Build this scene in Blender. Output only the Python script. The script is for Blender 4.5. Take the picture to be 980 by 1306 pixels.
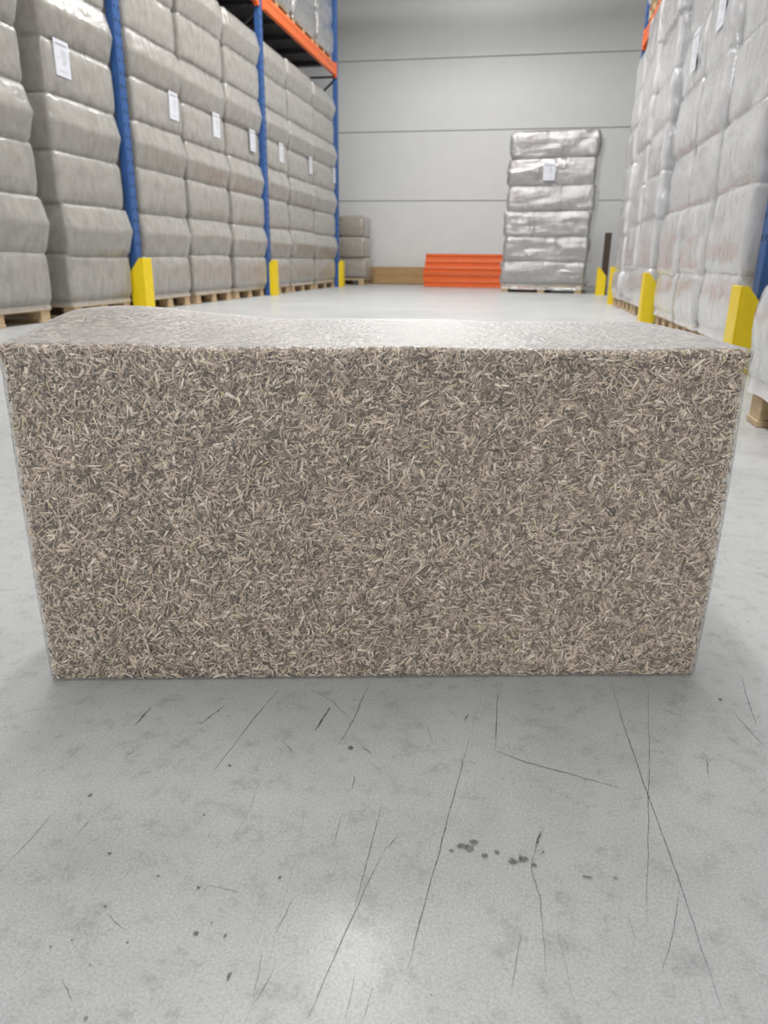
import bpy, bmesh, math, random
import numpy as np
from mathutils import Vector, Matrix, noise

for o in list(bpy.data.objects):
    bpy.data.objects.remove(o)
scene = bpy.context.scene
COL = scene.collection

# ------------------------------------------------------------------ camera
F_PX, PITCH, ROLL, YAW, CAM_H = 924.23, 0.334255, 0.01189, 0.190642, 0.49377
cam_d = bpy.data.cameras.new('camera')
cam = bpy.data.objects.new('camera', cam_d)
COL.objects.link(cam)
fw = Vector((-math.sin(YAW) * math.cos(PITCH), math.cos(YAW) * math.cos(PITCH), -math.sin(PITCH)))
r0 = Vector((math.cos(YAW), math.sin(YAW), 0))
u0 = r0.cross(fw)
rr = r0 * math.cos(ROLL) + u0 * math.sin(ROLL)
uu = -r0 * math.sin(ROLL) + u0 * math.cos(ROLL)
m = Matrix((rr, uu, -fw)).transposed().to_4x4()
m.translation = Vector((0, 0, CAM_H))
cam.matrix_world = m
cam_d.sensor_fit = 'VERTICAL'
cam_d.sensor_height = 36.0
cam_d.lens = F_PX / 1306 * 36.0
cam_d.clip_start = 0.02
cam_d.clip_end = 100
cam_d.dof.use_dof = True
cam_d.dof.focus_distance = 0.84
cam_d.dof.aperture_fstop = cam_d.lens / 2.8
scene.camera = cam

# ------------------------------------------------------------------ world, exposure
world = bpy.data.worlds.new('world')
scene.world = world
world.use_nodes = True
world.node_tree.nodes['Background'].inputs[0].default_value = (0.8, 0.85, 0.9, 1)
world.node_tree.nodes['Background'].inputs[1].default_value = 0.05
scene.view_settings.view_transform = 'Standard'
scene.view_settings.look = 'None'
scene.view_settings.gamma = 1.0
scene.view_settings.use_curve_mapping = False
scene.view_settings.exposure = 0.4
LIGHT_W = 150.0           # watts per ceiling fixture
LIGHT_COL = (1.0, 0.995, 0.985)
# (x, y, relative power) of the ceiling fixtures over the aisle and its neighbours
LIGHTS = [(-1.35, -13.3, 3.4), (-1.35, -9.4, 2.8), (-1.35, -5.5, 0.4), (-1.35, 2.3, 0.9), (-1.35, 6.8, 1.6), (-1.35, 9.8, 0.95), (-1.35, 12.8, 0.7)]
LIGHT_Z = 6.3


# ------------------------------------------------------------------ node helpers
class NT:
    def __init__(self, name):
        self.m = bpy.data.materials.new(name)
        self.m.use_nodes = True
        self.t = self.m.node_tree
        self.t.nodes.clear()
        self.out = self.t.nodes.new('ShaderNodeOutputMaterial')

    def n(self, typ, ins=None, **props):
        nd = self.t.nodes.new(typ)
        for k, v in props.items():
            setattr(nd, k, v)
        for k, v in (ins or {}).items():
            s = nd.inputs[k]
            if hasattr(v, 'bl_idname') and hasattr(v, 'outputs'):
                self.t.links.new(v.outputs[0], s)
            elif isinstance(v, bpy.types.NodeSocket):
                self.t.links.new(v, s)
            else:
                s.default_value = v
        return nd

    def ramp(self, fac, stops):
        nd = self.n('ShaderNodeValToRGB', {'Fac': fac})
        el = nd.color_ramp.elements
        while len(el) < len(stops):
            el.new(0.5)
        for e, (p, c) in zip(el, stops):
            e.position = p
            e.color = c if len(c) == 4 else (*c, 1)
        return nd

    def coords(self, scale=(1, 1, 1), rot=(0, 0, 0)):
        tc = self.n('ShaderNodeTexCoord')
        return self.n('ShaderNodeMapping', {'Vector': tc.outputs['Object'], 'Scale': scale, 'Rotation': rot})

    def noise(self, vec, scale, detail=4, rough=0.5):
        return self.n('ShaderNodeTexNoise', {'Vector': vec, 'Scale': scale, 'Detail': detail, 'Roughness': rough})

    def schlick(self, normal, f0=0.04):
        lw = self.n('ShaderNodeLayerWeight', {'Blend': 0.5, 'Normal': normal})
        pw = self.n('ShaderNodeMath', {0: lw.outputs['Facing'], 1: 5.0}, operation='POWER')
        return self.n('ShaderNodeMapRange', {'Value': pw, 1: 0.0, 2: 1.0, 3: f0, 4: 1.0})

    def bump(self, h, strength, dist=0.01):
        return self.n('ShaderNodeBump', {'Height': h, 'Strength': strength, 'Distance': dist})

    def done(self, sh):
        self.t.links.new(sh.outputs[0], self.out.inputs[0])
        return self.m


def paint(name, col, rough=0.4, var=0.12, metal=0.0, scale=14):
    t = NT(name)
    c = t.coords()
    nz = t.noise(c, scale, 5, 0.6)
    lo = tuple(v * (1 - var) for v in col)
    hi = tuple(min(1, v * (1 + var)) for v in col)
    cr = t.ramp(nz.outputs[0], [(0.3, lo), (0.7, hi)])
    b = t.bump(nz.outputs[0], 0.06, 0.01)
    return t.done(t.n('ShaderNodeBsdfPrincipled', {'Base Color': cr, 'Roughness': rough, 'Metallic': metal, 'Normal': b}))


def wood(name, a, b, axis):
    t = NT(name)
    sc = [9, 9, 9]
    sc[axis] = 0.8
    c = t.coords(tuple(sc))
    nz = t.noise(c, 4, 6, 0.65)
    cr = t.ramp(nz.outputs[0], [(0.3, a), (0.7, b)])
    bp = t.bump(nz.outputs[0], 0.25, 0.004)
    return t.done(t.n('ShaderNodeBsdfPrincipled', {'Base Color': cr, 'Roughness': 0.75, 'Normal': bp}))


def film(name, haze, hcol, rough, wrinkle, scale=(2.2, 2.2, 9), spec=1.0):
    """stretch film: partly clear, partly milky, with a glossy wrinkled skin"""
    t = NT(name)
    c = t.coords(scale)
    n1 = t.noise(c, 2.0, 5, 0.6)
    c2 = t.coords((5, 5, 3), (0.5, 0.4, 0))
    n2 = t.noise(c2, 3.0, 3, 0.5)
    add = t.n('ShaderNodeMath', {0: n1.outputs[0], 1: n2.outputs[0]}, operation='ADD')
    bp = t.bump(add, wrinkle, 0.03)
    hz = t.n('ShaderNodeMapRange', {'Value': n2.outputs[0], 1: 0.3, 2: 0.7, 3: max(0.0, haze - 0.1), 4: min(1.0, haze + 0.1)})
    clear = t.n('ShaderNodeBsdfTransparent', {'Color': (0.97, 0.97, 0.97, 1)})
    milk = t.n('ShaderNodeBsdfDiffuse', {'Color': (*hcol, 1), 'Normal': bp})
    mx = t.n('ShaderNodeMixShader', {0: hz.outputs[0], 1: clear, 2: milk})
    gl = t.n('ShaderNodeBsdfGlossy', {'Color': (1, 1, 1, 1), 'Roughness': rough, 'Normal': bp})
    fr = t.schlick(bp)
    fm = t.n('ShaderNodeMath', {0: fr.outputs[0], 1: spec}, operation='MULTIPLY', use_clamp=True)
    return t.done(t.n('ShaderNodeMixShader', {0: fm, 1: mx, 2: gl}))


# ------------------------------------------------------------------ object helpers
def link(name, data, parent=None, loc=(0, 0, 0), rot=(0, 0, 0)):
    o = bpy.data.objects.new(name, data)
    COL.objects.link(o)
    o.location = loc
    o.rotation_euler = rot
    if parent is not None:
        o.parent = parent
    return o


def tag(o, label=None, cat=None, group=None, kind=None):
    if label: o['label'] = label
    if cat: o['category'] = cat
    if group: o['group'] = group
    if kind: o['kind'] = kind
    return o


def empty(name, loc=(0, 0, 0), rz=0.0):
    return link(name, None, None, loc, (0, 0, rz))


def mesh(name, verts, faces, mat, smooth=False):
    me = bpy.data.meshes.new(name)
    me.from_pydata([tuple(v) for v in verts], [], faces)
    me.materials.append(mat)
    if smooth:
        me.polygons.foreach_set('use_smooth', [True] * len(me.polygons))
    me.update()
    return me


_boxes = {}


def box_mesh(name, sx, sy, sz, mat, bev=0.003):
    key = (name, round(sx, 4), round(sy, 4), round(sz, 4), mat.name, bev)
    if key in _boxes:
        return _boxes[key]
    bm = bmesh.new()
    bmesh.ops.create_cube(bm, size=1)
    bmesh.ops.scale(bm, vec=(sx, sy, sz), verts=bm.verts)
    if bev:
        bmesh.ops.bevel(bm, geom=list(bm.edges), offset=bev, segments=1, affect='EDGES', profile=0.5)
    me = bpy.data.meshes.new(name)
    bm.to_mesh(me)
    bm.free()
    me.materials.append(mat)
    _boxes[key] = me
    return me


def box(name, c, s, mat, parent=None, bev=0.003, rot=(0, 0, 0)):
    return link(name, box_mesh(name, s[0], s[1], s[2], mat, bev), parent, c, rot)


def extrude_profile(name, pts, length, mat, axis='y'):
    """closed 2-D outline (a, z) swept along axis, centred"""
    n = len(pts)
    V = []
    for s in (-length / 2, length / 2):
        for a, z in pts:
            V.append((a, s, z) if axis == 'y' else (s, a, z))
    Fc = [[i, (i + 1) % n, n + (i + 1) % n, n + i] for i in range(n)]
    Fc += [list(range(n))[::-1], list(range(n, 2 * n))]
    me = mesh(name, V, Fc, mat)
    bm = bmesh.new()
    bm.from_mesh(me)
    bmesh.ops.recalc_face_normals(bm, faces=bm.faces)
    bm.to_mesh(me)
    bm.free()
    return me


_bales = {}


def bale_mesh(sx, sy, sz, mat, r=0.045, cuts=4):
    key = (round(sx, 3), round(sy, 3), round(sz, 3), mat.name)
    if key in _bales:
        return _bales[key]
    bm = bmesh.new()
    bmesh.ops.create_cube(bm, size=1)
    bmesh.ops.subdivide_edges(bm, edges=list(bm.edges), cuts=cuts, use_grid_fill=True)
    h = Vector((sx / 2, sy / 2, sz / 2))
    for v in bm.verts:
        p = Vector((v.co.x * sx, v.co.y * sy, v.co.z * sz))
        for i in range(3):                       # pull the outer grid lines out to the edges
            q = v.co[i] * 2
            if abs(abs(q) - 0.6) < 0.01:
                p[i] = math.copysign(h[i] - r * 0.8, q)
        core = Vector([max(-(h[i] - r), min(h[i] - r, p[i])) for i in range(3)])
        d = p - core
        v.co = core + (d.normalized() * r if d.length > 1e-6 else d)
    me = bpy.data.meshes.new('bale')
    bm.to_mesh(me)
    bm.free()
    me.materials.append(mat)
    me.polygons.foreach_set('use_smooth', [True] * len(me.polygons))
    _bales[key] = me
    return me


# ------------------------------------------------------------------ materials
def floor_material():
    t = NT('polished_concrete')
    c = t.coords()
    big = t.noise(c, 1.1, 5, 0.6)
    mid = t.noise(c, 7.0, 6, 0.65)
    fine = t.noise(c, 420.0, 3, 0.75)
    grit = t.noise(c, 38.0, 6, 0.75)
    speck = t.n('ShaderNodeTexVoronoi', {'Vector': c, 'Scale': 60.0})
    base = t.ramp(big.outputs[0], [(0.3, (0.445, 0.455, 0.45)), (0.7, (0.555, 0.56, 0.555))])
    m2 = t.ramp(mid.outputs[0], [(0.28, (0.88, 0.885, 0.88)), (0.5, (1, 1, 1)), (0.75, (1.06, 1.06, 1.06))])
    f2 = t.ramp(fine.outputs[0], [(0.3, (0.74, 0.74, 0.74)), (0.62, (1.08, 1.08, 1.08))])
    g2 = t.ramp(grit.outputs[0], [(0.33, (0.72, 0.72, 0.71)), (0.47, (1, 1, 1)), (0.7, (1.06, 1.06, 1.06))])
    mx = t.n('ShaderNodeMixRGB', {0: 1.0, 1: base, 2: m2}, blend_type='MULTIPLY')
    mx = t.n('ShaderNodeMixRGB', {0: 0.75, 1: mx, 2: g2}, blend_type='MULTIPLY')
    mx = t.n('ShaderNodeMixRGB', {0: 1.0, 1: mx, 2: f2}, blend_type='MULTIPLY')
    dk = t.ramp(speck.outputs[0], [(0.0, (0.45, 0.45, 0.45)), (0.03, (1, 1, 1))])
    mx = t.n('ShaderNodeMixRGB', {0: 0.55, 1: mx, 2: dk}, blend_type='MULTIPLY')
    # hairline drag marks running roughly along the aisle
    prev = mx
    for rz, sc, seed in ((0.25, 7.0, 0.0), (-0.35, 5.0, 3.7), (0.9, 4.0, 9.1)):
        cc = t.n('ShaderNodeMapping', {'Vector': t.n('ShaderNodeTexCoord').outputs['Object'],
                                       'Rotation': (0, 0, rz), 'Scale': (sc, 0.5, 1), 'Location': (seed, seed, seed)})
        w = t.noise(cc, 4.0, 2, 0.4)
        ln = t.n('ShaderNodeMath', {0: w.outputs[0], 1: 0.5}, operation='SUBTRACT')
        ln = t.n('ShaderNodeMath', {0: ln}, operation='ABSOLUTE')
        msk = t.noise(cc, 1.3, 2, 0.5)
        hair = t.ramp(ln, [(0.0, (0.72, 0.72, 0.72)), (0.0022, (1, 1, 1))])
        mk = t.n('ShaderNodeMapRange', {'Value': msk.outputs[0], 1: 0.54, 2: 0.66, 3: 0.0, 4: 0.7})
        prev = t.n('ShaderNodeMixRGB', {0: mk.outputs[0], 1: prev, 2: hair}, blend_type='MULTIPLY')
    rg = t.n('ShaderNodeMapRange', {'Value': mid.outputs[0], 1: 0.3, 2: 0.7, 3: 0.42, 4: 0.55})
    bp = t.bump(fine.outputs[0], 0.03, 0.002)
    return t.done(t.n('ShaderNodeBsdfPrincipled', {'Base Color': prev, 'Roughness': rg.outputs[0],
                                                   'Specular IOR Level': 0.4, 'Normal': bp,
                                                   'Coat Weight': 0.33, 'Coat Roughness': 0.21, 'Coat IOR': 1.45}))


def bale_material(name, a, b, scale=42):
    t = NT(name)
    c = t.coords((1, 1, 2.2))
    v = t.n('ShaderNodeTexVoronoi', {'Vector': c, 'Scale': scale})
    nz = t.noise(c, scale * 0.6, 4, 0.7)
    cr = t.ramp(nz.outputs[0], [(0.3, a), (0.68, b)])
    dk = t.ramp(v.outputs[0], [(0.0, (1, 1, 1)), (0.8, (0.6, 0.6, 0.6))])
    mx = t.n('ShaderNodeMixRGB', {0: 0.7, 1: cr, 2: dk}, blend_type='MULTIPLY')
    bp = t.bump(v.outputs[0], 0.5, 0.01)
    return t.done(t.n('ShaderNodeBsdfPrincipled', {'Base Color': mx, 'Roughness': 0.85, 'Normal': bp}))


def mark_material(name, col, op):
    t = NT(name)
    c = t.coords()
    nz = t.noise(c, 160, 3, 0.6)
    fac = t.n('ShaderNodeMapRange', {'Value': nz.outputs[0], 1: 0.3, 2: 0.65, 3: op * 0.35, 4: op})
    tr = t.n('ShaderNodeBsdfTransparent')
    df = t.n('ShaderNodeBsdfPrincipled', {'Base Color': (*col, 1), 'Roughness': 0.5})
    return t.done(t.n('ShaderNodeMixShader', {0: fac.outputs[0], 1: tr, 2: df}))


M = {
    'floor': floor_material(),
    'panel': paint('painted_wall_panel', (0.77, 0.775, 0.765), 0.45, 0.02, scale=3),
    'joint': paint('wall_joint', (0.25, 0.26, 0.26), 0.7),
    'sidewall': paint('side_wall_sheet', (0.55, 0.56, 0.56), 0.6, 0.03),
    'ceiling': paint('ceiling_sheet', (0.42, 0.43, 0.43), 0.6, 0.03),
    'steel': paint('galvanised_steel', (0.45, 0.46, 0.47), 0.4, 0.1, 0.6),
    'blue': paint('blue_rack_paint', (0.035, 0.105, 0.30), 0.4),
    'hole': paint('dark_slot', (0.012, 0.02, 0.04), 0.8),
    'orange': paint('orange_rack_paint', (0.78, 0.14, 0.022), 0.35),
    'yellow': paint('yellow_guard_paint', (0.85, 0.62, 0.008), 0.38, 0.05),
    'darksteel': paint('dark_brace_steel', (0.05, 0.05, 0.055), 0.5),
    'rust': paint('dark_brown_steel', (0.06, 0.035, 0.025), 0.6),
    'pal_x': wood('pallet_wood_length', (0.42, 0.29, 0.16), (0.66, 0.50, 0.31), 0),
    'pal_y': wood('pallet_wood_depth', (0.40, 0.28, 0.16), (0.64, 0.48, 0.30), 1),
    'plank': wood('yellowish_plank_wood', (0.36, 0.22, 0.095), (0.50, 0.32, 0.15), 0),
    'bale': bale_material('packed_hemp_bale', (0.25, 0.215, 0.175), (0.42, 0.37, 0.315)),
    'bale_brown': bale_material('brown_hemp_bale', (0.38, 0.325, 0.27), (0.60, 0.525, 0.45)),
    'film_left': film('milky_stretch_film', 0.52, (0.56, 0.54, 0.50), 0.18, 0.22, (3, 3, 6), 1.0),
    'film_right': film('grey_white_stretch_film', 0.66, (0.85, 0.85, 0.86), 0.19, 0.3, (2, 2, 3), 1.4),
    'film_free': film('shiny_stretch_film', 0.28, (0.58, 0.58, 0.60), 0.12, 0.95, (1.0, 1.0, 8), 5.2),
    'film_thin': film('thin_clear_film', 0.10, (0.7, 0.68, 0.65), 0.18, 0.4),
    'paper': paint('white_label_paper', (0.68, 0.69, 0.74), 0.6, 0.02),
    'ink': paint('grey_print', (0.36, 0.37, 0.40), 0.7),
    'scratch': mark_material('dark_scratch', (0.09, 0.09, 0.085), 0.85),
    'stain': mark_material('damp_stain', (0.13, 0.13, 0.125), 0.75),
}

# ---- floor mark positions in metres on the floor plane
SCRATCH = [([(-0.2672,0.7268),(-0.2758,0.652),(-0.2829,0.5653)],0.00044),([(-0.2345,0.7338),(-0.196,0.7115),(-0.1643,0.6788)],0.00042),([(-0.1623,0.7529),(-0.1643,0.6788),(-0.1693,0.6346)],0.00053),([(-0.1967,0.6999),(-0.2011,0.6532)],0.0013),([(-0.3174,0.6773),(-0.3304,0.6373)],0.00079),([(-0.3996,0.6564),(-0.4006,0.6209)],0.00096),([(-0.3782,0.5808),(-0.3827,0.568)],0.00049),([(-0.0939,0.4944),(-0.1065,0.4115),(-0.1153,0.3405)],0.0004),([(-0.1063,0.5564),(-0.1053,0.492),(-0.1043,0.434)],0.00034),([(-0.406,0.4775),(-0.4052,0.4479),(-0.4063,0.4202)],0.00031),([(-0.2291,0.4317),(-0.2154,0.4321),(-0.1997,0.4305)],0.00032),([(-0.2951,0.3891),(-0.2737,0.379)],0.00027),([(-0.2966,0.3325),(-0.2806,0.3196)],0.00027),([(0.1321,0.8253),(0.1351,0.7629),(0.1456,0.6438),(0.1571,0.5334),(0.1618,0.4742),(0.1671,0.4071)],0.00048),([(0.1769,0.8313),(0.1582,0.6906),(0.1396,0.5619),(0.1247,0.4629)],0.00032),([(-0.0057,0.7691),(-0.0031,0.6604)],0.00046),([(-0.0047,0.6601),(0.0284,0.6474),(0.072,0.6379),(0.1209,0.6268)],0.00068),([(-0.0319,0.6749),(-0.0383,0.5932),(-0.0433,0.5236),(-0.0508,0.4302),(-0.0539,0.392)],0.00046),([(0.0467,0.5572),(0.0349,0.5079),(0.0432,0.4723),(0.0468,0.4096)],0.00035),([(0.0281,0.4358),(0.0218,0.386)],0.00028),([(0.1571,0.508),(0.1459,0.4673),(0.1308,0.4269)],0.00031),([(0.2666,0.7863),(0.2746,0.7575),(0.2829,0.728)],0.00049),([(0.2953,0.8753),(0.2894,0.8156),(0.2854,0.7673)],0.00052),([(0.2173,0.694),(0.2121,0.6614)],0.00048),([(-0.0841,0.518),(-0.0927,0.4992)],0.00035),([(-0.0375,0.7197),(-0.0398,0.7054)],0.00089),([(0.0438,0.5516),(0.0389,0.5295)],0.00084),([(-0.1631,0.3826),(-0.1563,0.3435)],0.00022),([(-0.0907,0.3844),(-0.09,0.3458)],0.00022),([(-0.0757,0.3719),(-0.0776,0.345)],0.00021),([(-0.1501,0.3721),(-0.1552,0.3408)],0.00022),([(-0.1553,0.435),(-0.1588,0.4006)],0.00024),([(-0.2309,0.6284),(-0.2131,0.6118)],0.0005),([(-0.144,0.6372),(-0.1313,0.6266)],0.00058),([(-0.3668,0.4857),(-0.3686,0.4574)],0.00025),([(0.1851,0.7769),(0.2067,0.7657)],0.00041),([(-0.1412,0.5892),(-0.1384,0.5709)],0.00043),([(-0.14,0.5334),(-0.1385,0.4961)],0.00028),([(-0.0807,0.6891),(-0.07,0.6557)],0.00025),([(0.0562,0.4452),(0.0668,0.3836)],0.00016),([(0.1113,0.4749),(0.1154,0.4504)],0.00024)]
SPOT = [(-0.1802,0.359,0.0017,0.0057),(-0.2191,0.3874,0.0024,0.0029),(-0.1961,0.3894,0.0018,0.0028),(-0.3273,0.4465,0.0027,0.0019),(-0.1731,0.4516,0.002,0.0025),(-0.2642,0.31,0.0021,0.0023),(-0.301,0.3954,0.0019,0.0016),(-0.1554,0.6308,0.0042,0.004),(-0.034,0.3745,0.0011,0.0012),(-0.2703,0.5778,0.0024,0.0025),(-0.2739,0.4323,0.002,0.0017),(-0.2358,0.4279,0.0019,0.0016),(-0.3852,0.5087,0.0023,0.0035),(-0.3088,0.3626,0.0012,0.0015),(-0.2663,0.3693,0.0012,0.0014),(-0.3212,0.3546,0.0012,0.0014),(0.2569,0.8119,0.0038,0.0036),(-0.211,0.3984,0.0012,0.0015),(-0.2666,0.5068,0.0015,0.0021),(-0.2835,0.3465,0.0012,0.0013)]
STAIN = [(-0.0251,0.518,0.0063,0.0046),(-0.0151,0.5248,0.0057,0.0047),(-0.0045,0.5112,0.0041,0.0036),(-0.0187,0.5165,0.0056,0.0055),(0.0055,0.517,0.0035,0.0027),(0.0201,0.5092,0.0062,0.0044),(0.0288,0.5137,0.0055,0.0045),(0.0375,0.5093,0.0034,0.0035),(-0.0341,0.5105,0.0028,0.0018),(0.0457,0.5254,0.0021,0.0018),(0.0827,0.5049,0.006,0.0017),(0.1055,0.5088,0.0033,0.0017),(0.026,0.5149,0.0028,0.0054)]

# ------------------------------------------------------------------ the hall
X0, X1, Y0, Y1, ZC = -7.0, 5.0, -18.0, 17.0, 7.2


def slab(name, c, s, mat):
    return tag(box(name, c, s, mat, None, 0), kind='structure')


floor = slab('floor', ((X0 + X1) / 2, (Y0 + Y1) / 2, -0.1), (X1 - X0 + 0.4, Y1 - Y0 + 0.4, 0.2), M['floor'])
# keep marks in floor space: children sit 0.1 above the slab centre
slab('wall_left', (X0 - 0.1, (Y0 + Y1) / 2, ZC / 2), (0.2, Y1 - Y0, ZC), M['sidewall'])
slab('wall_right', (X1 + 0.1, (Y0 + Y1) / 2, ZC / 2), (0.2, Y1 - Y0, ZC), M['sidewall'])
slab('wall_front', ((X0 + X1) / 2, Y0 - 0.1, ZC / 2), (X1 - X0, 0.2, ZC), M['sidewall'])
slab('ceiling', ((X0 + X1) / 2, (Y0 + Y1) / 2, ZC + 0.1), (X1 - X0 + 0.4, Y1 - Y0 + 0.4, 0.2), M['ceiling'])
wb = slab('wall_back', ((X0 + X1) / 2, Y1 + 0.13, ZC / 2), (X1 - X0, 0.2, ZC), M['joint'])
zs = [0.0, 1.725, 3.085, 4.42, 5.76, ZC]
for a, b in zip(zs[:-1], zs[1:]):
    me = box_mesh('wall_panel', X1 - X0, 0.06, b - a - 0.012, M['panel'], 0.008)
    link('wall_panel', me, wb, (0, -0.13, (a + b) / 2 - ZC / 2))
# unseen girder, placed to cast the dark band high on the back wall
gd = empty('shade_girder', ((X0 + X1) / 2, 15.6, 5.29))
tag(gd, kind='structure')
for dz, s in ((-0.12, (X1 - X0, 0.2, 0.02)), (0.12, (X1 - X0, 0.2, 0.02)), (0, (X1 - X0, 0.015, 0.22))):
    box('flange' if dz else 'web', (0, 0, dz), s, M['steel'], gd, 0)

# marks on the concrete
fc = Vector(floor.location)


def floor_mark(name, V, Fc, mat, z):
    me = mesh(name, [(x - fc.x, y - fc.y, z - fc.z) for x, y in V], Fc, mat)
    return link(name, me, floor)


random.seed(5)
for k, (pts, hw) in enumerate(SCRATCH):
    P = [Vector(p) for p in pts]
    # resample along a smooth polyline
    Q = []
    for i in range(len(P) - 1):
        for j in range(6):
            Q.append(P[i].lerp(P[i + 1], j / 6))
    Q.append(P[-1])
    V, Fc = [], []
    for i, q in enumerate(Q):
        d = (Q[min(i + 1, len(Q) - 1)] - Q[max(i - 1, 0)]).normalized()
        nrm = Vector((-d.y, d.x))
        tt = i / (len(Q) - 1)
        w = hw * (0.25 + 0.75 * math.sin(math.pi * min(1, max(0, tt * 0.9 + 0.05)))) * random.uniform(0.7, 1.2)
        j = nrm * random.uniform(-0.0006, 0.0006)
        V += [q + nrm * w + j, q - nrm * w + j]
        if i:
            Fc.append([2 * i - 2, 2 * i - 1, 2 * i + 1, 2 * i])
    floor_mark('scratch', V, Fc, M['scratch'], 0.0003 + 0.00001 * k)
for nm, lst, mt, zz in (('scuff_spot', SPOT, M['scratch'], 0.0008), ('damp_stain', STAIN, M['stain'], 0.0012)):
    for k, (x, y, rx, ry) in enumerate(lst):
        n = 14
        V = []
        for i in range(n):
            a = 2 * math.pi * i / n
            q = random.uniform(0.5, 0.95)
            V.append((x + rx * q * math.cos(a), y + ry * q * math.sin(a)))
        floor_mark(nm, V, [list(range(n))], mt, zz + 0.00001 * k)

# ------------------------------------------------------------------ ceiling lamps (above the frame)
LAMP_ORD = ['seventh', 'sixth', 'fifth', 'fourth', 'third', 'second', 'first']
for i, (x, y, p) in enumerate(LIGHTS):
    t = empty('ceiling_lamp', (x, y, LIGHT_Z))
    tag(t, LAMP_ORD[i] + ' linear lamp hung above the aisle, counted from the back wall', 'lamp', 'linear lamps above the aisle')
    box('housing', (0, 0, 0.06), (0.40, 3.2, 0.08), M['panel'], t, 0.01)
    for s in (-1.2, 1.2):
        box('suspension_rod', (0, s, 0.50), (0.012, 0.012, 0.8), M['steel'], t, 0)
    ld = bpy.data.lights.new('lamp_light', 'AREA')
    ld.shape = 'RECTANGLE'
    ld.size, ld.size_y = 0.36, 3.1
    ld.energy = LIGHT_W * p
    ld.color = LIGHT_COL
    link('lamp_light', ld, t, (0, 0, 0.012))


# ------------------------------------------------------------------ pallets and wrapped loads
def pallet(parent, w, d, z=0.0, cover=True):
    """four-way block pallet: blocks in three rows, skids, stringers, deck boards"""
    p = box('pallet', (0, 0, z + 0.1), (w - 0.01, d - 0.01, 0.02), M['pal_x'], parent, 0.002)
    xs = (-w / 2 + 0.07, 0, w / 2 - 0.07)
    ys = (-d / 2 + 0.06, 0, d / 2 - 0.06)
    for x in xs:
        box('bottom_board', (x, 0, 0.011 - 0.1), (0.12, d, 0.022), M['pal_y'], p)
        for y in ys:
            box('block', (x, y, 0.056 - 0.1), (0.11, 0.11, 0.068), M['pal_x'], p)
    nb = 5
    for i in range(nb):
        y = -d / 2 + 0.06 + i * (d - 0.12) / (nb - 1)
        box('deck_board', (0, y, 0.121 - 0.1), (w, 0.11, 0.022), M['pal_x'], p)
    return p


def profile(kind, t, h, amp, notch):
    e = notch * (math.exp(-t * h / 0.014) + math.exp(-(1 - t) * h / 0.014))
    if kind == 'ridge':
        b = amp * (1 - abs(t - 0.52) / 0.55)
    elif kind == 'round':
        b = amp * (1 - (2 * t - 1) ** 2)
    else:
        b = amp * 0.25 * (1 - (2 * t - 1) ** 4)
    return b - e


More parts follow.
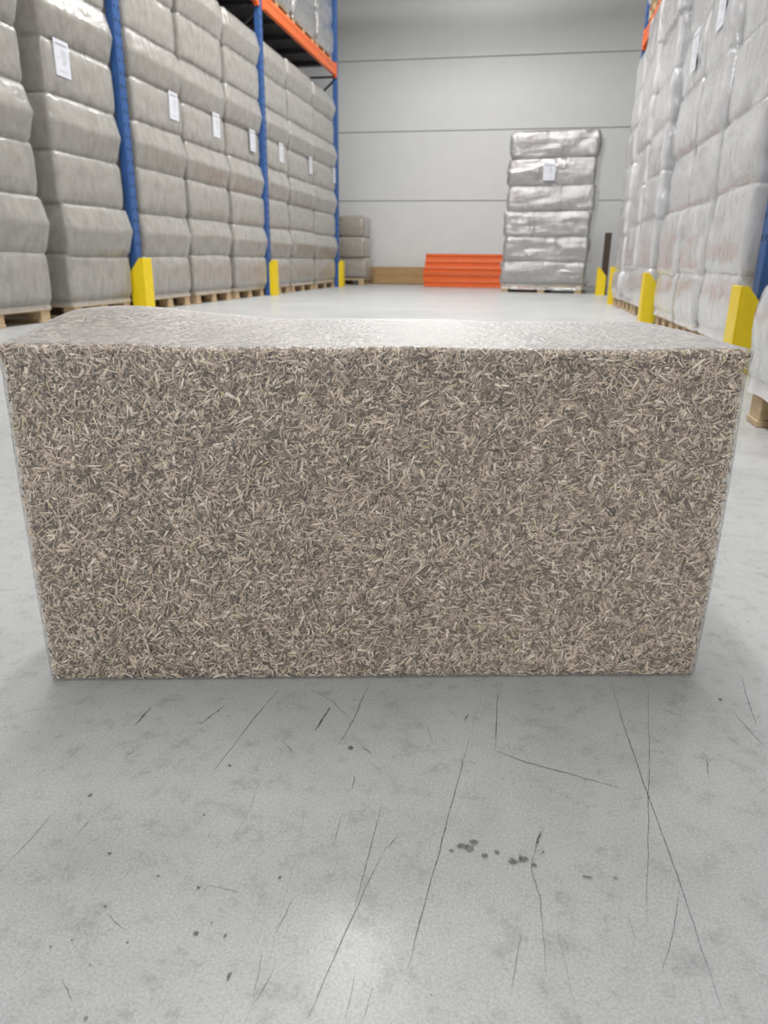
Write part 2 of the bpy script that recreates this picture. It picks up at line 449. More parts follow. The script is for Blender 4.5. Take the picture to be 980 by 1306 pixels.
def film_mesh(w, d, zb, kinds, seed, amp, notch, wr, mat, seams=None, lean=(0, 0), step=0.06, z_low=0.1, offs=None, zstretch=9.0, gloss_fold=0.0):
    rnd = random.Random(seed)
    r = 0.032
    per = []                                   # (x, y, nx, ny, s, face)
    hw, hd = w / 2, d / 2
    s = 0.0
    corners = [((-hw, -hd), (1, 0), (0, -1), w), ((hw, -hd), (0, 1), (1, 0), d), ((hw, hd), (-1, 0), (0, 1), w), ((-hw, hd), (0, -1), (-1, 0), d)]
    for f, (c, dr, nr, L) in enumerate(corners):
        st = step if f in (0, 1, 3) else 0.2
        k = max(3, int((L - 2 * r) / st))
        for i in range(k + 1):
            a = r + (L - 2 * r) * i / k
            per.append((c[0] + dr[0] * a, c[1] + dr[1] * a, nr[0], nr[1], s + a, f, a - L / 2))
        nn = corners[(f + 1) % 4][2]
        cc = (c[0] + dr[0] * L, c[1] + dr[1] * L)
        ctr = (cc[0] - dr[0] * r - nr[0] * r, cc[1] - dr[1] * r - nr[1] * r)
        for i in (1, 2, 3):
            a = i / 4 * math.pi / 2
            nx = nr[0] * math.cos(a) + nn[0] * math.sin(a)
            ny = nr[1] * math.cos(a) + nn[1] * math.sin(a)
            per.append((ctr[0] + nx * r, ctr[1] + ny * r, nx, ny, s + L, f, 9.0))
        s += L
    n = len(per)
    rows = [(z_low, -0.004, 0, 0, 0, -1)]
    H = zb[-1] - zb[0]
    loff = offs or [(rnd.uniform(-0.018, 0.018), rnd.uniform(-0.018, 0.018)) for _ in kinds]
    for li, kd in enumerate(kinds):
        z0, z1 = zb[li], zb[li + 1]
        h = z1 - z0
        for t in (0.0, 0.03, 0.07, 0.13, 0.22, 0.34, 0.46, 0.52, 0.58, 0.66, 0.78, 0.87, 0.93, 0.97) + ((1.0,) if li == len(kinds) - 1 else ()):
            rows.append((z0 + t * h, profile(kd, t, h, amp, notch), loff[li][0], loff[li][1], t, li))
    V, Fc = [], []
    sd = seed * 7.31
    for (z, o, ox, oy, t, li) in rows:
        q = (z - zb[0]) / H
        lx, ly = lean[0] * q, lean[1] * q
        edge = min(t, 1 - t) * 4
        for (x, y, nx, ny, sv, f, a) in per:
            wv = wr * noise.noise(Vector((sv * 2.2, z * zstretch, sd))) + wr * 0.5 * noise.noise(Vector((sv * 9 + z * 6, z * 22, sd + 4)))
            if gloss_fold:                     # slanting pleats of the film
                wv += gloss_fold * (abs(noise.noise(Vector((sv * 1.3 + z * 0.9, z * 5 - sv * 1.2, sd + 9)))) - 0.2)
            oo = (o * (0.45 + 0.55 * max(0.0, -ny)) if o > 0 else o) + wv
            if seams and li >= 0 and f == 0 and a < 8:
                for p in seams[li]:
                    oo -= 0.022 * math.exp(-((a - p) / 0.022) ** 2)
            zz = z + (0.012 * noise.noise(Vector((sv * 2.5, li * 3.1, sd))) if 0 < li else 0)
            V.append((x + nx * oo + ox + lx, y + ny * oo + oy + ly, zz))
    R = len(rows)
    for i in range(R - 1):
        for j in range(n):
            k = (j + 1) % n
            Fc.append([i * n + j, i * n + k, (i + 1) * n + k, (i + 1) * n + j])
    # domed cap
    base = (R - 1) * n
    cx, cy, cz = lean[0] + loff[-1][0], lean[1] + loff[-1][1], zb[-1] + 0.02
    prev = base
    for q, up in ((0.93, 0.014), (0.6, 0.02)):
        st = len(V)
        for j in range(n):
            vx, vy, vz = V[base + j]
            V.append((cx + (vx - cx) * q, cy + (vy - cy) * q, zb[-1] + up + 0.006 * noise.noise(Vector((vx * 4, vy * 4, sd)))))
        for j in range(n):
            k = (j + 1) % n
            Fc.append([prev + j, prev + k, st + k, st + j])
        prev = st
    V.append((cx, cy, cz))
    for j in range(n):
        Fc.append([prev + j, prev + (j + 1) % n, len(V) - 1])
    return mesh('stretch_film', V, Fc, mat, True), loff


def paper_label(parent, x, y, z, w=0.19, h=0.25, tilt=0.0):
    """printed sheet facing the load's front (-y)"""
    lb = box('paper_label', (x, y, z), (w, 0.003, h), M['paper'], parent, 0, (0, tilt, 0))
    V, Fc = [], []

    def bar(x0, z0, x1, z1):
        i = len(V)
        V.extend([(x0, -0.0022, z0), (x1, -0.0022, z0), (x1, -0.0022, z1), (x0, -0.0022, z1)])
        Fc.append([i, i + 1, i + 2, i + 3])
    rnd = random.Random(int(x * 1000) + 3)
    bar(-w * 0.40, h * 0.34, w * 0.38, h * 0.40)
    for k in range(4):
        bar(-w * 0.05, h * (0.22 - 0.05 * k), w * rnd.uniform(0.2, 0.38), h * (0.235 - 0.05 * k))
    bar(-w * 0.42, h * 0.0, w * 0.42, h * 0.008)
    for k in range(3):
        bar(0.0, h * (-0.06 - 0.05 * k), w * rnd.uniform(0.2, 0.36), h * (-0.045 - 0.05 * k))
    bar(-w * 0.3, h * -0.36, w * 0.3, h * -0.345)
    link('print', mesh('print', V, Fc, M['ink']), lb)
    return lb


def load(name, loc, rz, w, d, zb, kinds, label, film_mat, seed, fr=((0.333, 0.333, 0.334),), amp=0.03, notch=0.022,
         wr=0.006, seams=False, lean=(0, 0), paper=None, group=None, step=0.06, bale=None, offs=None, gloss_fold=0.0, cat='pallet load', zs=9.0, z_low=0.1):
    t = empty(name, loc, rz)
    tag(t, label, cat, group)
    pallet(t, w - 0.03, d - 0.03)
    sl = []
    for li in range(len(kinds)):
        f = fr[li % len(fr)]
        acc, row = -w / 2, []
        for q in f[:-1]:
            acc += q * w
            row.append(acc)
        sl.append(row)
    me, lo = film_mesh(w, d, zb, kinds, seed, amp, notch, wr, film_mat, sl if seams else None, lean, step, offs=offs, gloss_fold=gloss_fold, zstretch=zs, z_low=z_low)
    H = zb[-1] - zb[0]
    for li in range(len(kinds)):
        z0, z1 = zb[li] + 0.002, zb[li + 1] - 0.002
        q = ((z0 + z1) / 2 - zb[0]) / H
        acc = -w / 2
        for k in fr[li % len(fr)]:
            bw = k * w
            xm = acc + bw / 2
            acc += bw
            shr = 0.012 + wr
            link('bale', bale_mesh(bw - 0.012, d - 2 * shr, z1 - z0, bale or M['bale']), t,
                 (xm * (w - 2 * shr) / w + lo[li][0] + lean[0] * q, lo[li][1] + lean[1] * q, (z0 + z1) / 2))
    fo = link('stretch_film', me, t)
    fo['label'] = 'clear glossy stretch film wound around the bales'
    if paper:
        px, pz = paper
        # sit the sheet on the film surface at this spot
        best = -d / 2
        for v in me.vertices:
            if v.co.y < 0 and abs(v.co.x - px) < 0.12 and abs(v.co.z - pz) < 0.15:
                best = min(best, v.co.y)
        paper_label(t, px, best - 0.002, pz)
    return t


LZ = [0.145, 0.515, 0.91, 1.285, 1.675, 2.04, 2.43, 2.82, 3.21]
LK = ['flat', 'ridge', 'flat', 'ridge', 'flat', 'ridge', 'flat', 'ridge']
LEFT = [  # y0, y1, label y, label
    (4.10, 5.34, None, 'wrapped bale stack on the left, nearest one, cut by the left photo edge'),
    (5.62, 6.565, 5.83, 'wrapped bale stack just left of the nearest blue upright, with a large paper label'),
    (6.87, 7.84, 7.66, 'wrapped bale stack just right of the nearest blue upright on the left'),
    (7.96, 9.01, 8.76, 'middle of the three wrapped stacks between the two nearer left blue uprights'),
    (9.13, 10.20, 9.90, 'wrapped bale stack directly left of the second blue upright, under the orange beam'),
    (10.45, 11.34, 11.02, 'wrapped bale stack directly right of the second blue upright on the left'),
    (11.48, 12.66, 12.48, 'wrapped bale stack second from the far end of the left row'),
    (12.80, 14.08, 13.96, 'last wrapped bale stack of the left row, beside the far blue upright'),
]
for i, (a, b, ly, lb) in enumerate(LEFT):
    w = b - a
    d = 0.95
    zz = [z + (0.0 if k == 0 else 0.012 * math.sin(i * 2.1 + k)) for k, z in enumerate(LZ)]
    load('wrapped_bale_stack', (-3.715 - d / 2, (a + b) / 2, 0), math.pi / 2, w, d, zz, LK, lb, M['film_left'], 11 + i, amp=0.058, notch=0.012, wr=0.004,
         paper=(ly - (a + b) / 2, 1.935) if ly else None, group='wrapped bale stacks under the left rack')
# second storey of the left rack
UP = [(6.85, 8.0, 'bay above the nearest left stacks, first load'), (8.10, 9.10, ''), (9.24, 10.15, ''), (10.6, 11.75, ''), (11.85, 13.0, ''), (13.1, 14.06, '')]
ULAB = ['wrapped load on the upper left rack level, farthest left over the first bay', 'wrapped load on the upper left rack level, middle of the first bay',
        'wrapped load on the upper left rack level, just before the second upright',
        'shiny wrapped load on the orange beam, nearest the second blue upright', 'shiny wrapped load on the orange beam, middle of the far left bay',
        'shiny wrapped load at the far end of the orange beam on the left']
for i, (a, b, _) in enumerate(UP):
    load('wrapped_upper_load', (-3.72 - 0.475, (a + b) / 2, 3.725), math.pi / 2, b - a, 0.95, [0.145, 0.53, 0.92, 1.31, 1.70], ['round'] * 4, ULAB[i], M['film_free'], 41 + i,
         amp=0.02, notch=0.02, wr=0.008, group='wrapped loads on the upper level of the left rack', gloss_fold=0.02)

# right row: faces toward the aisle at about x = 0.97
RZ = [0.145, 0.44, 0.86, 1.24, 1.63, 2.02, 2.42, 2.83]
RK = ['round'] * 7
RIGHT = [  # y0, y1, front x, top, label (y, z), label
    (1.40, 2.62, 0.705, 2.83, None, 'white wrapped stack on a pallet at the right photo edge, before the nearest guard'),
    (4.03, 4.86, 0.985, 2.83, None, 'wide grey-white wrapped stack right behind the nearest yellow guard'),
    (4.93, 5.62, 0.975, 2.83, (5.26, 1.93), 'wrapped stack in the middle of the nearest right bay, with a paper label high up'),
    (5.69, 6.47, 0.97, 2.83, (5.98, 1.86), 'wrapped stack last in the nearest right bay, before the second guard'),
    (7.14, 8.05, 0.985, 2.83, None, 'shiny wrinkled wrapped stack right behind the second yellow guard'),
    (8.12, 8.98, 0.98, 2.82, None, 'middle wrapped stack of the second right bay'),
    (9.05, 9.74, 0.95, 2.64, None, 'shorter wrapped stack before the third guard, ending below the orange beam'),
]
for i, (a, b, xf, top, pl, lb) in enumerate(RIGHT):
    w, d = b - a, 0.95
    k = top / 2.83
    zz = [0.145] + [z * k + 0.015 * math.sin(i * 1.7 + j) for j, z in enumerate(RZ[1:])]
    load('wrapped_bale_stack', (xf + 0.015 + d / 2, (a + b) / 2, 0), -math.pi / 2, w, d, zz, RK, lb, M['film_right'], 71 + i,
         fr=((0.5, 0.5), (0.62, 0.38)), amp=0.010, notch=0.010, wr=0.006, paper=(-(pl[0] - (a + b) / 2), pl[1]) if pl else None,
         group='wrapped bale stacks under the right rack', gloss_fold=0.022, zs=4.0)
for i, (a, b) in enumerate(((7.2, 8.05), (8.15, 8.95), (9.05, 9.8))):
    load('wrapped_upper_load', (1.02 + 0.475, (a + b) / 2, 3.03), -math.pi / 2, b - a, 0.95, [0.145, 0.53, 0.92, 1.31], ['round'] * 3,
         ['wrapped load on the upper right rack level, above the second guard', 'wrapped load on the upper right rack level, middle of the bay',
          'pale wrapped load on the right orange beam beside the blue upright'][i], M['film_right'], 91 + i, amp=0.03, notch=0.03, wr=0.012, group='wrapped loads on the upper level of the right rack')

# free-standing stack by the back wall
FZ = [0.145, 0.50, 0.895, 1.285, 1.675, 2.08, 2.475]
load('freestanding_bale_stack', (0.20, 13.75, 0), math.radians(-7), 1.40, 1.2, FZ, ['round'] * 6,
     'free-standing silver wrapped stack of six bale layers before the back wall', M['film_free'], 131,
     fr=((0.5, 0.5), (0.63, 0.37), (0.34, 0.66), (0.63, 0.37), (0.36, 0.64), (0.64, 0.36)), amp=0.022, notch=0.028, wr=0.012, seams=True,
     lean=(0.03, 0), paper=(0.0, 1.87), step=0.04, offs=[(0, 0), (0.02, 0), (0.0, -0.01), (0.03, 0.01), (0.0, 0), (0.02, 0.02)], gloss_fold=0.05, z_low=0.055)
# short stack at the end of the left row
load('short_bale_stack', (-3.98, 15.95, 0), 0.0, 1.02, 0.8, [0.145, 0.54, 0.945, 1.345], ['round'] * 3,
     'short stack of three brown bales on a pallet beyond the left rack', M['film_thin'], 151, fr=((0.5, 0.5),), amp=0.04, notch=0.05, wr=0.008,
     bale=M['bale_brown'], offs=[(0.03, 0), (-0.01, -0.03), (-0.03, 0.0)])


# ------------------------------------------------------------------ racks
def upright(parent, x, y, h, w=0.11, d=0.075):
    """perforated rack post: channel with front flange facing the aisle"""
    u = link('upright', box_mesh('upright', d, w, h, M['blue'], 0.006), parent, (x, y, h / 2))
    V, Fc = [], []
    sx = 1 if x < 0 else -1
    z = 0.6
    while z < h - 0.05:
        for oy in (-0.03, 0.03):
            i = len(V)
            xx = sx * (d / 2 + 0.0008)
            V += [(xx, oy - 0.008, z - h / 2), (xx, oy + 0.008, z - h / 2), (xx, oy + 0.011, z + 0.028 - h / 2), (xx, oy - 0.011, z + 0.028 - h / 2)]
            Fc.append([i, i + 1, i + 2, i + 3])
        z += 0.1
    tag(link('slots', mesh('slots', V, Fc, M['hole']), u), kind='stuff')
    box('foot_plate', (0, 0, 0.004 - h / 2), (d + 0.03, w + 0.02, 0.008), M['blue'], u, 0)
    return u


def strut(parent, name, p0, p1, s, mat):
    p0, p1 = Vector(p0), Vector(p1)
    L = (p1 - p0).length
    o = link(name, box_mesh(name, s, s, L, mat, 0), parent, (p0 + p1) / 2)
    o.rotation_euler = (p1 - p0).to_track_quat('Z', 'Y').to_euler()
    return o


def beam_profile(h, dpt, sx):
    """step beam with two flutes, outer face toward sx"""
    q = [(0.5, 0.5), (0.5, 0.2), (0.36, 0.12), (0.36, -0.12), (0.5, -0.2), (0.5, -0.5), (-0.5, -0.5), (-0.5, 0.28), (-0.15, 0.28), (-0.15, 0.5)]
    return [(sx * a * dpt, b * h) for a, b in q]


def rack(name, label, xf, ys, sx, zlev, hgt, bays):
    """xf front face x, sx=+1 when the aisle is at +x"""
    t = empty(name, (0, 0, 0))
    tag(t, label, 'pallet rack')
    xr = xf - sx * 1.0
    for y in ys:
        upright(t, xf - sx * 0.0375, y, hgt)
        upright(t, xr + sx * 0.0375, y, hgt)
        z = 0.35
        i = 0
        while z + 0.8 < hgt:
            strut(t, 'brace', (xf - sx * 0.07, y, z), (xr + sx * 0.07, y, z), 0.03, M['darksteel'])
            a, b = (xf - sx * 0.07, xr + sx * 0.07) if i % 2 == 0 else (xr + sx * 0.07, xf - sx * 0.07)
            strut(t, 'brace', (a, y + 0.03, z + 0.05), (b, y + 0.03, z + 0.75), 0.03, M['darksteel'])
            z += 0.8
            i += 1
    h, dp = zlev[1] - zlev[0], 0.055
    for (a, b) in bays:
        L = b - a - 0.12
        for x, s in ((xf - sx * 0.0375 + sx * 0.012, sx), (xr + sx * 0.0375, -sx)):
            bo = link('beam', extrude_profile('beam', beam_profile(h, dp, s), L, M['orange']), t, (x, (a + b) / 2, (zlev[0] + zlev[1]) / 2))
            for yy in (-1, 1):
                box('beam_connector', (s * 0.004, yy * (L / 2 - 0.028), 0.0), (0.062, 0.055, h + 0.06), M['orange'], bo, 0.003)
        box('shade_sheet', ((xf + xr) / 2, (a + b) / 2, zlev[1] - 0.012), (0.84, L - 0.02, 0.016), M['darksteel'], t, 0)  # dark sheet added to keep the underside of the upper level in black shade
        n = 5
        for k in range(n):
            yy = a + (k + 0.5) * (b - a) / n
            box('deck_rail', ((xf + xr) / 2, yy, zlev[1] - 0.05), (0.86, 0.08, 0.05), M['darksteel'], t, 0)
    return t


rack('pallet_rack', 'tall pallet rack with blue uprights and orange beams along the left side', -3.675, (2.85, 6.68, 10.32, 14.2), 1, (3.55, 3.72), 5.2,
     ((2.85, 6.68), (6.68, 10.32), (10.32, 14.2)))
rack('pallet_rack', 'pallet rack with blue uprights and an orange beam along the right side', 1.05, (3.92, 6.72, 10.22), -1, (2.87, 3.02), 4.6,
     ((3.92, 6.72), (6.72, 10.22)))


# ------------------------------------------------------------------ yellow column guards
def guard(x, y, sx, label, h=0.47, wy=0.17, dx=0.14):
    """U-shaped floor-mounted protector: plate toward the aisle, two wings with sloped tops"""
    t = empty('column_guard', (x, y, 0))
    tag(t, label, 'column guard', 'yellow column guards')
    th = 0.008
    lo = h - 0.13
    flat = 0.035
    link('front_plate', box_mesh('front_plate', th, wy, h, M['yellow'], 0.002), t, (-sx * th / 2, 0, h / 2))
    pts = [(-sx * th, 0.0), (-sx * th, h), (-sx * flat, h), (-sx * dx, lo), (-sx * dx, 0.0)]
    for s in (-1, 1):
        link('side_wing', extrude_profile('side_wing', pts, th, M['yellow']), t, (0, s * (wy / 2 - th / 2), 0))
    box('floor_flange', (-sx * (dx / 2 + 0.01), 0, 0.003), (dx - 0.03, wy - 0.03, 0.006), M['yellow'], t, 0)
    for s in (-1, 1):
        me = bolt_mesh()
        link('anchor_bolt', me, t, (-sx * (dx * 0.9), s * (wy / 2 - 0.035), 0.006))
    return t


_bolt = []


def bolt_mesh():
    if not _bolt:
        bm = bmesh.new()
        bmesh.ops.create_cone(bm, segments=6, radius1=0.012, radius2=0.012, depth=0.012, cap_ends=True)
        for v in bm.verts:
            v.co.z += 0.006
        me = bpy.data.meshes.new('anchor_bolt')
        bm.to_mesh(me)
        bm.free()
        me.materials.append(M['steel'])
        _bolt.append(me)
    return _bolt[0]


guard(-3.60, 6.68, 1, 'yellow column guard at the nearest blue upright on the left', 0.49)
guard(-3.60, 10.36, 1, 'yellow column guard at the second blue upright on the left', 0.48)
guard(-3.60, 14.25, 1, 'yellow column guard at the far end of the left rack', 0.48)
guard(0.945, 3.85, -1, 'nearest yellow column guard on the right, beside the foreground bale corner', 0.40)
guard(0.925, 6.85, -1, 'second yellow column guard on the right', 0.42)
guard(0.94, 9.95, -1, 'third yellow column guard on the right, just right of the silver stack', 0.45)
guard(1.00, 12.78, -1, 'shaded yellow column guard farthest back, behind the silver stack', 0.42)

# ------------------------------------------------------------------ along the back wall
for k, (z, lb) in enumerate(((0.095, 'lower of two wooden beams lying against the back wall'), (0.275, 'upper of two wooden beams lying against the back wall'))):
    t = tag(box('wooden_beam', (-2.78 + 0.02 * k, 16.55, z), (1.55, 0.20, 0.178), M['plank'], None, 0.006), lb, 'wooden beam', 'wooden beams by the back wall')
ORD = ['lowest', 'second lowest', 'middle', 'second highest', 'topmost']
for k in range(5):
    hh = 0.126
    t = empty('rack_beam', (-1.02 + (0.015, -0.01, 0.0, 0.02, 0.03)[k], 15.25 + (0, 0.012, -0.006, 0.03, 0.045)[k], hh * (k + 0.5) + 0.002))
    tag(t, ORD[k] + ' orange rack beam in the stack before the back wall', 'rack beam', 'spare orange rack beams')
    link('beam', extrude_profile('beam', [(-a, b) for a, b in beam_profile(hh - 0.004, 0.16, 1)], 2.3, M['orange'], 'x'), t)
    for s in (-1, 1):
        box('end_plate', (s * 1.153, 0.0, 0), (0.008, 0.18, hh - 0.004), M['orange'], t, 0.001)

sp = empty('short_post', (1.13, 12.95, 0))
tag(sp, 'short dark brown steel post behind the farthest shaded yellow guard', 'post')
box('shaft', (0, 0, 0.47), (0.10, 0.10, 0.94), M['rust'], sp, 0.006)
box('base_plate', (0, 0, 0.005), (0.16, 0.16, 0.01), M['rust'], sp, 0)
box('cap', (0, 0, 0.945), (0.11, 0.11, 0.012), M['rust'], sp, 0.003)

# ------------------------------------------------------------------ the hemp bale in front
BW, BD, BH = 0.80, 0.395, 0.404
B_ANG = 0.22807
bale = empty('hemp_bale', (-0.1547, 0.7738, 0.0), B_ANG)
tag(bale, 'large rectangular bale of hemp chips in clear film on the concrete floor', 'bale')


def deform(P):
    """box space (u, v, z) -> bale local; P is (n, 3)"""
    u, v, z = P[:, 0].copy(), P[:, 1].copy(), P[:, 2].copy()
    tz = np.clip(z / BH, 0, 1)
    tv = np.clip(v / BD, 0, 1)
    un = u / (BW / 2)
    # swollen middle of the depth, flared top corners
    u2 = u * (1 + (0.012 + 0.045 * tz ** 8) * np.sin(np.pi * np.clip(tv, 0, 1) * 0.75)) + np.sign(un) * 0.006 * np.clip(np.abs(un) - 0.9, 0, 1) * 10 * np.clip(tz - 0.94, 0, 1) * 16
    # slumped lid: raised far left corner and soft waves
    hump = 0.020 * np.exp(-((u + 0.34) / 0.14) ** 2 - ((v - 0.30) / 0.14) ** 2)
    wave = 0.0012 * np.sin(u * 17 + 1) + 0.0006 * np.sin(u * 41 + v * 9)
    z2 = z + tz ** 3 * (hump + wave)
    v2 = v + 0.003 * np.sin(u * 9 + 0.6) * np.sin(np.pi * tz) - 0.004 * np.sin(np.pi * tz) * (1 - tv)
    v2 = v2 + 0.004 * (1 - tz) * (1 - tv) * 0
    return np.stack([u2, v2, z2], 1)


def rounded_shell(off, r, nu, nv, nz):
    """closed rounded box grid, outward offset off"""
    hx, hy, hz = BW / 2 + off, BD / 2 + off, BH / 2 + off * 0.5
    V, Fc, idx = [], [], {}

    def vid(p):
        k = tuple(round(c, 5) for c in p)
        if k not in idx:
            idx[k] = len(V)
            V.append(p)
        return idx[k]

    def lin(h, n):
        inner = [-h + r + (2 * h - 2 * r) * i / n for i in range(n + 1)]
        return [-h, -h + r * 0.35] + inner + [h - r * 0.35, h]
    gx, gy, gz = lin(hx, nu), lin(hy, nv), lin(hz, nz)
    for ax, (ga, gb, h) in enumerate(((gy, gz, hx), (gx, gz, hy), (gx, gy, hz))):
        for s in (-1, 1):
            for i in range(len(ga) - 1):
                for j in range(len(gb) - 1):
                    q = []
                    for (a, b) in ((i, j), (i + 1, j), (i + 1, j + 1), (i, j + 1)):
                        p = [ga[a], gb[b]]
                        p.insert(ax, s * h)
                        q.append(vid(tuple(p)))
                    flip = (s > 0) != (ax == 1)
                    Fc.append(q if flip else q[::-1])
    A = np.array(V)
    hh = np.array([hx - r, hy - r, hz - r])
    core = np.clip(A, -hh, hh)
    d = A - core
    ln = np.linalg.norm(d, axis=1)
    A = np.where(ln[:, None] > 1e-7, core + d / np.maximum(ln, 1e-7)[:, None] * r, A)
    A[:, 1] += BD / 2
    A[:, 2] += BH / 2
    return A, Fc


def core_material():
    t = NT('packed_chips_core')
    c = t.coords()
    v = t.n('ShaderNodeTexVoronoi', {'Vector': c, 'Scale': 160.0})
    nz = t.noise(c, 220, 3, 0.6)
    cr = t.ramp(nz.outputs[0], [(0.3, (0.18, 0.14, 0.105)), (0.7, (0.38, 0.30, 0.23))])
    bp = t.bump(v.outputs[0], 0.5, 0.004)
    return t.done(t.n('ShaderNodeBsdfPrincipled', {'Base Color': cr, 'Roughness': 0.9, 'Normal': bp}))


def chip_material():
    t = NT('hemp_chip')
    at = t.n('ShaderNodeAttribute', attribute_name='chip_colour')
    c = t.coords()
    nz = t.noise(c, 700, 2, 0.6)
    vr = t.ramp(nz.outputs[0], [(0.3, (0.8, 0.8, 0.8)), (0.7, (1.1, 1.1, 1.1))])
    mx = t.n('ShaderNodeMixRGB', {0: 1.0, 1: at.outputs[0], 2: vr}, blend_type='MULTIPLY')
    return t.done(t.n('ShaderNodeBsdfPrincipled', {'Base Color': mx, 'Roughness': 0.62, 'Specular IOR Level': 0.35}))


def wrap_material():
    t = NT('clear_bale_film')
    c = t.coords()
    n1 = t.noise(c, 130, 3, 0.6)
    n2 = t.noise(t.coords((1, 1, 1)), 24, 4, 0.6)
    add = t.n('ShaderNodeMath', {0: n1.outputs[0], 1: n2.outputs[0]}, operation='ADD')
    bp = t.bump(add, 0.6, 0.006)
    clear = t.n('ShaderNodeBsdfTransparent', {'Color': (0.985, 0.985, 0.985, 1)})
    milk = t.n('ShaderNodeBsdfDiffuse', {'Color': (0.9, 0.9, 0.91, 1), 'Normal': bp})
    # thin hazy sheet: opacity = 1 - exp(-tau / cos)
    lw = t.n('ShaderNodeLayerWeight', {'Blend': 0.5})
    cs = t.n('ShaderNodeMath', {0: 1.03, 1: lw.outputs['Facing']}, operation='SUBTRACT')
    q = t.n('ShaderNodeMath', {0: -0.045, 1: cs}, operation='DIVIDE')
    ex = t.n('ShaderNodeMath', {0: q}, operation='EXPONENT')
    op = t.n('ShaderNodeMath', {0: 1.0, 1: ex}, operation='SUBTRACT')
    mx = t.n('ShaderNodeMixShader', {0: op, 1: clear, 2: milk})
    gl = t.n('ShaderNodeBsdfGlossy', {'Roughness': 0.28, 'Normal': bp})
    fr = t.schlick(bp, 0.045)
    return t.done(t.n('ShaderNodeMixShader', {0: fr, 1: mx, 2: gl}))


A, Fc = rounded_shell(-0.004, 0.006, 24, 14, 14)
link('packed_core', mesh('packed_core', deform(A), Fc, core_material(), True), bale)

# chips: one small tapered stick each, strewn over all six faces
rng = np.random.default_rng(8)


def chips_on(face, n):
    a, b = rng.random(n), rng.random(n)
    dep = -rng.random(n) ** 1.3 * 0.006 + 0.0002
    if face in ('front', 'back'):
        v = np.zeros(n) if face == 'front' else np.full(n, BD)
        nrm = np.array([0, -1.0 if face == 'front' else 1.0, 0])
        P = np.stack([(a - 0.5) * BW, v, b * BH], 1)
        T = np.array([1.0, 0, 0])
    elif face in ('left', 'right'):
        s = -1.0 if face == 'left' else 1.0
        P = np.stack([np.full(n, s * BW / 2), a * BD, b * BH], 1)
        nrm = np.array([s, 0, 0])
        T = np.array([0, 1.0, 0])
    else:
        P = np.stack([(a - 0.5) * BW, b * BD, np.full(n, BH)], 1)
        nrm = np.array([0, 0, 1.0])
        T = np.array([1.0, 0, 0])
    B = np.cross(nrm, T)
    return P, np.tile(nrm, (n, 1)), np.tile(T, (n, 1)), np.tile(B, (n, 1)), dep


parts = [chips_on('front', 47000), chips_on('top', 17000), chips_on('left', 9000), chips_on('right', 9000), chips_on('back', 4000)]
P, Nn, T, B, dep = [np.concatenate(x) for x in zip(*parts)]
n = len(P)
# round the arrises: pull points near a box edge inward and bend their normal
cen = np.array([0, BD / 2, BH / 2])
hh = np.array([BW / 2, BD / 2, BH / 2])
rad = 0.004
Q = P - cen
core = np.clip(Q, -(hh - rad), hh - rad)
dv = Q - core
ln = np.maximum(np.linalg.norm(dv, axis=1), 1e-6)[:, None]
Nn2 = dv / ln
P = core + Nn2 * rad + cen
T = T - Nn2 * np.sum(T * Nn2, 1, keepdims=True)
T /= np.maximum(np.linalg.norm(T, axis=1), 1e-6)[:, None]
B = np.cross(Nn2, T)
P = P + Nn2 * dep[:, None]
ang = rng.random(n) * np.pi * 2
L = np.clip(rng.lognormal(math.log(0.0080), 0.45, n), 0.0035, 0.021)
Wd = np.clip(rng.lognormal(math.log(0.0019), 0.40, n), 0.0008, 0.0042)
Th = Wd * rng.uniform(0.25, 0.55, n)
tl, tw = rng.normal(0, 0.13, n), rng.normal(0, 0.38, n)
dL = T * np.cos(ang)[:, None] + B * np.sin(ang)[:, None]
dW = -T * np.sin(ang)[:, None] + B * np.cos(ang)[:, None]
dL2 = dL * np.cos(tl)[:, None] + Nn2 * np.sin(tl)[:, None]
dN = Nn2 * np.cos(tl)[:, None] - dL * np.sin(tl)[:, None]
dW2 = dW * np.cos(tw)[:, None] + dN * np.sin(tw)[:, None]
dN2 = dN * np.cos(tw)[:, None] - dW * np.sin(tw)[:, None]
VV = np.zeros((n, 8, 3))
t0, t1 = rng.uniform(0.35, 1.0, n), rng.uniform(0.35, 1.0, n)
sk = rng.uniform(-0.15, 0.15, n)
k = 0
for sl, tp in ((-0.5, t0), (0.5, t1)):
    for sw in (-0.5, 0.5):
        for sn in (-0.5, 0.5):
            VV[:, k] = P + dL2 * (L * (sl + sk * sw))[:, None] + dW2 * (Wd * sw * tp)[:, None] + dN2 * (Th * sn * (1 if sn > 0 else 1))[:, None]
            k += 1
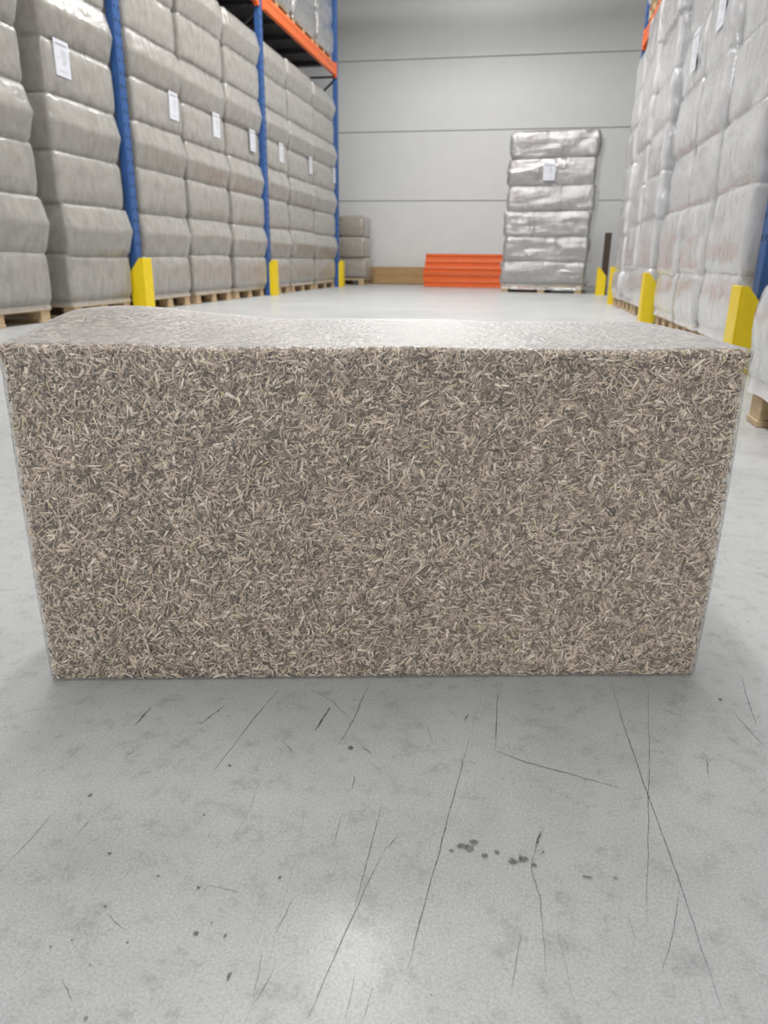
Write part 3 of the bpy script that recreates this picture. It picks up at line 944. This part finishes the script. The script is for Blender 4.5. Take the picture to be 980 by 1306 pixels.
# keep every chip above the floor and inside the film
VV = VV.reshape(-1, 3)
VV[:, 2] = np.clip(VV[:, 2], 0.0018, None)
lim = 0.0018
VV[:, 0] = np.clip(VV[:, 0], -BW / 2 - lim, BW / 2 + lim)
VV[:, 1] = np.clip(VV[:, 1], -lim, BD + lim)
VV[:, 2] = np.clip(VV[:, 2], None, BH + lim * 0.5)
VV = deform(VV)
faces = np.array([[1, 5, 7, 3], [0, 1, 3, 2], [4, 6, 7, 5], [0, 4, 5, 1], [2, 3, 7, 6]])
F_all = (faces[None] + (np.arange(n) * 8)[:, None, None]).reshape(-1, 4)
me = bpy.data.meshes.new('hemp_chips')
me.vertices.add(n * 8)
me.vertices.foreach_set('co', VV.astype(np.float32).ravel())
me.loops.add(F_all.size)
me.loops.foreach_set('vertex_index', F_all.astype(np.int32).ravel())
me.polygons.add(len(F_all))
me.polygons.foreach_set('loop_start', np.arange(0, F_all.size, 4, dtype=np.int32))
me.polygons.foreach_set('loop_total', np.full(len(F_all), 4, dtype=np.int32))
me.update(calc_edges=True)
pal = np.array([(0.90, 0.79, 0.65), (0.77, 0.635, 0.50), (0.60, 0.475, 0.37), (0.36, 0.28, 0.21), (0.16, 0.12, 0.09), (0.60, 0.54, 0.31)])
pick = rng.choice(6, n, p=[0.13, 0.27, 0.30, 0.19, 0.09, 0.02])
colr = pal[pick] * rng.uniform(0.82, 1.16, n)[:, None]
ca = me.color_attributes.new('chip_colour', 'FLOAT_COLOR', 'POINT')
cc = np.ones((n, 8, 4), dtype=np.float32)
cc[:, :, :3] = colr[:, None, :]
ca.data.foreach_set('color', cc.ravel())
me.materials.append(chip_material())
ch = link('hemp_chips', me, bale)
tag(ch, 'beige and brown hemp chips packed at random angles', None, None, 'stuff')

A, Fc = rounded_shell(0.0030, 0.006, 60, 30, 30)
A = deform(A)
A[:, 2] = np.maximum(A[:, 2], 0.0006)
rs = np.random.default_rng(3)
wr_ = np.array([noise.noise(Vector(p) * 30) * 0.0010 for p in A])
A[:, 1] -= wr_ * (A[:, 1] < 0.1)
A[:, 2] += np.where(A[:, 2] > 0.3, np.abs(wr_) * 1.5, 0)
wrap = link('clear_film', mesh('clear_film', A, Fc, wrap_material(), True), bale)
wrap['label'] = 'clear plastic film stretched tight over the bale'
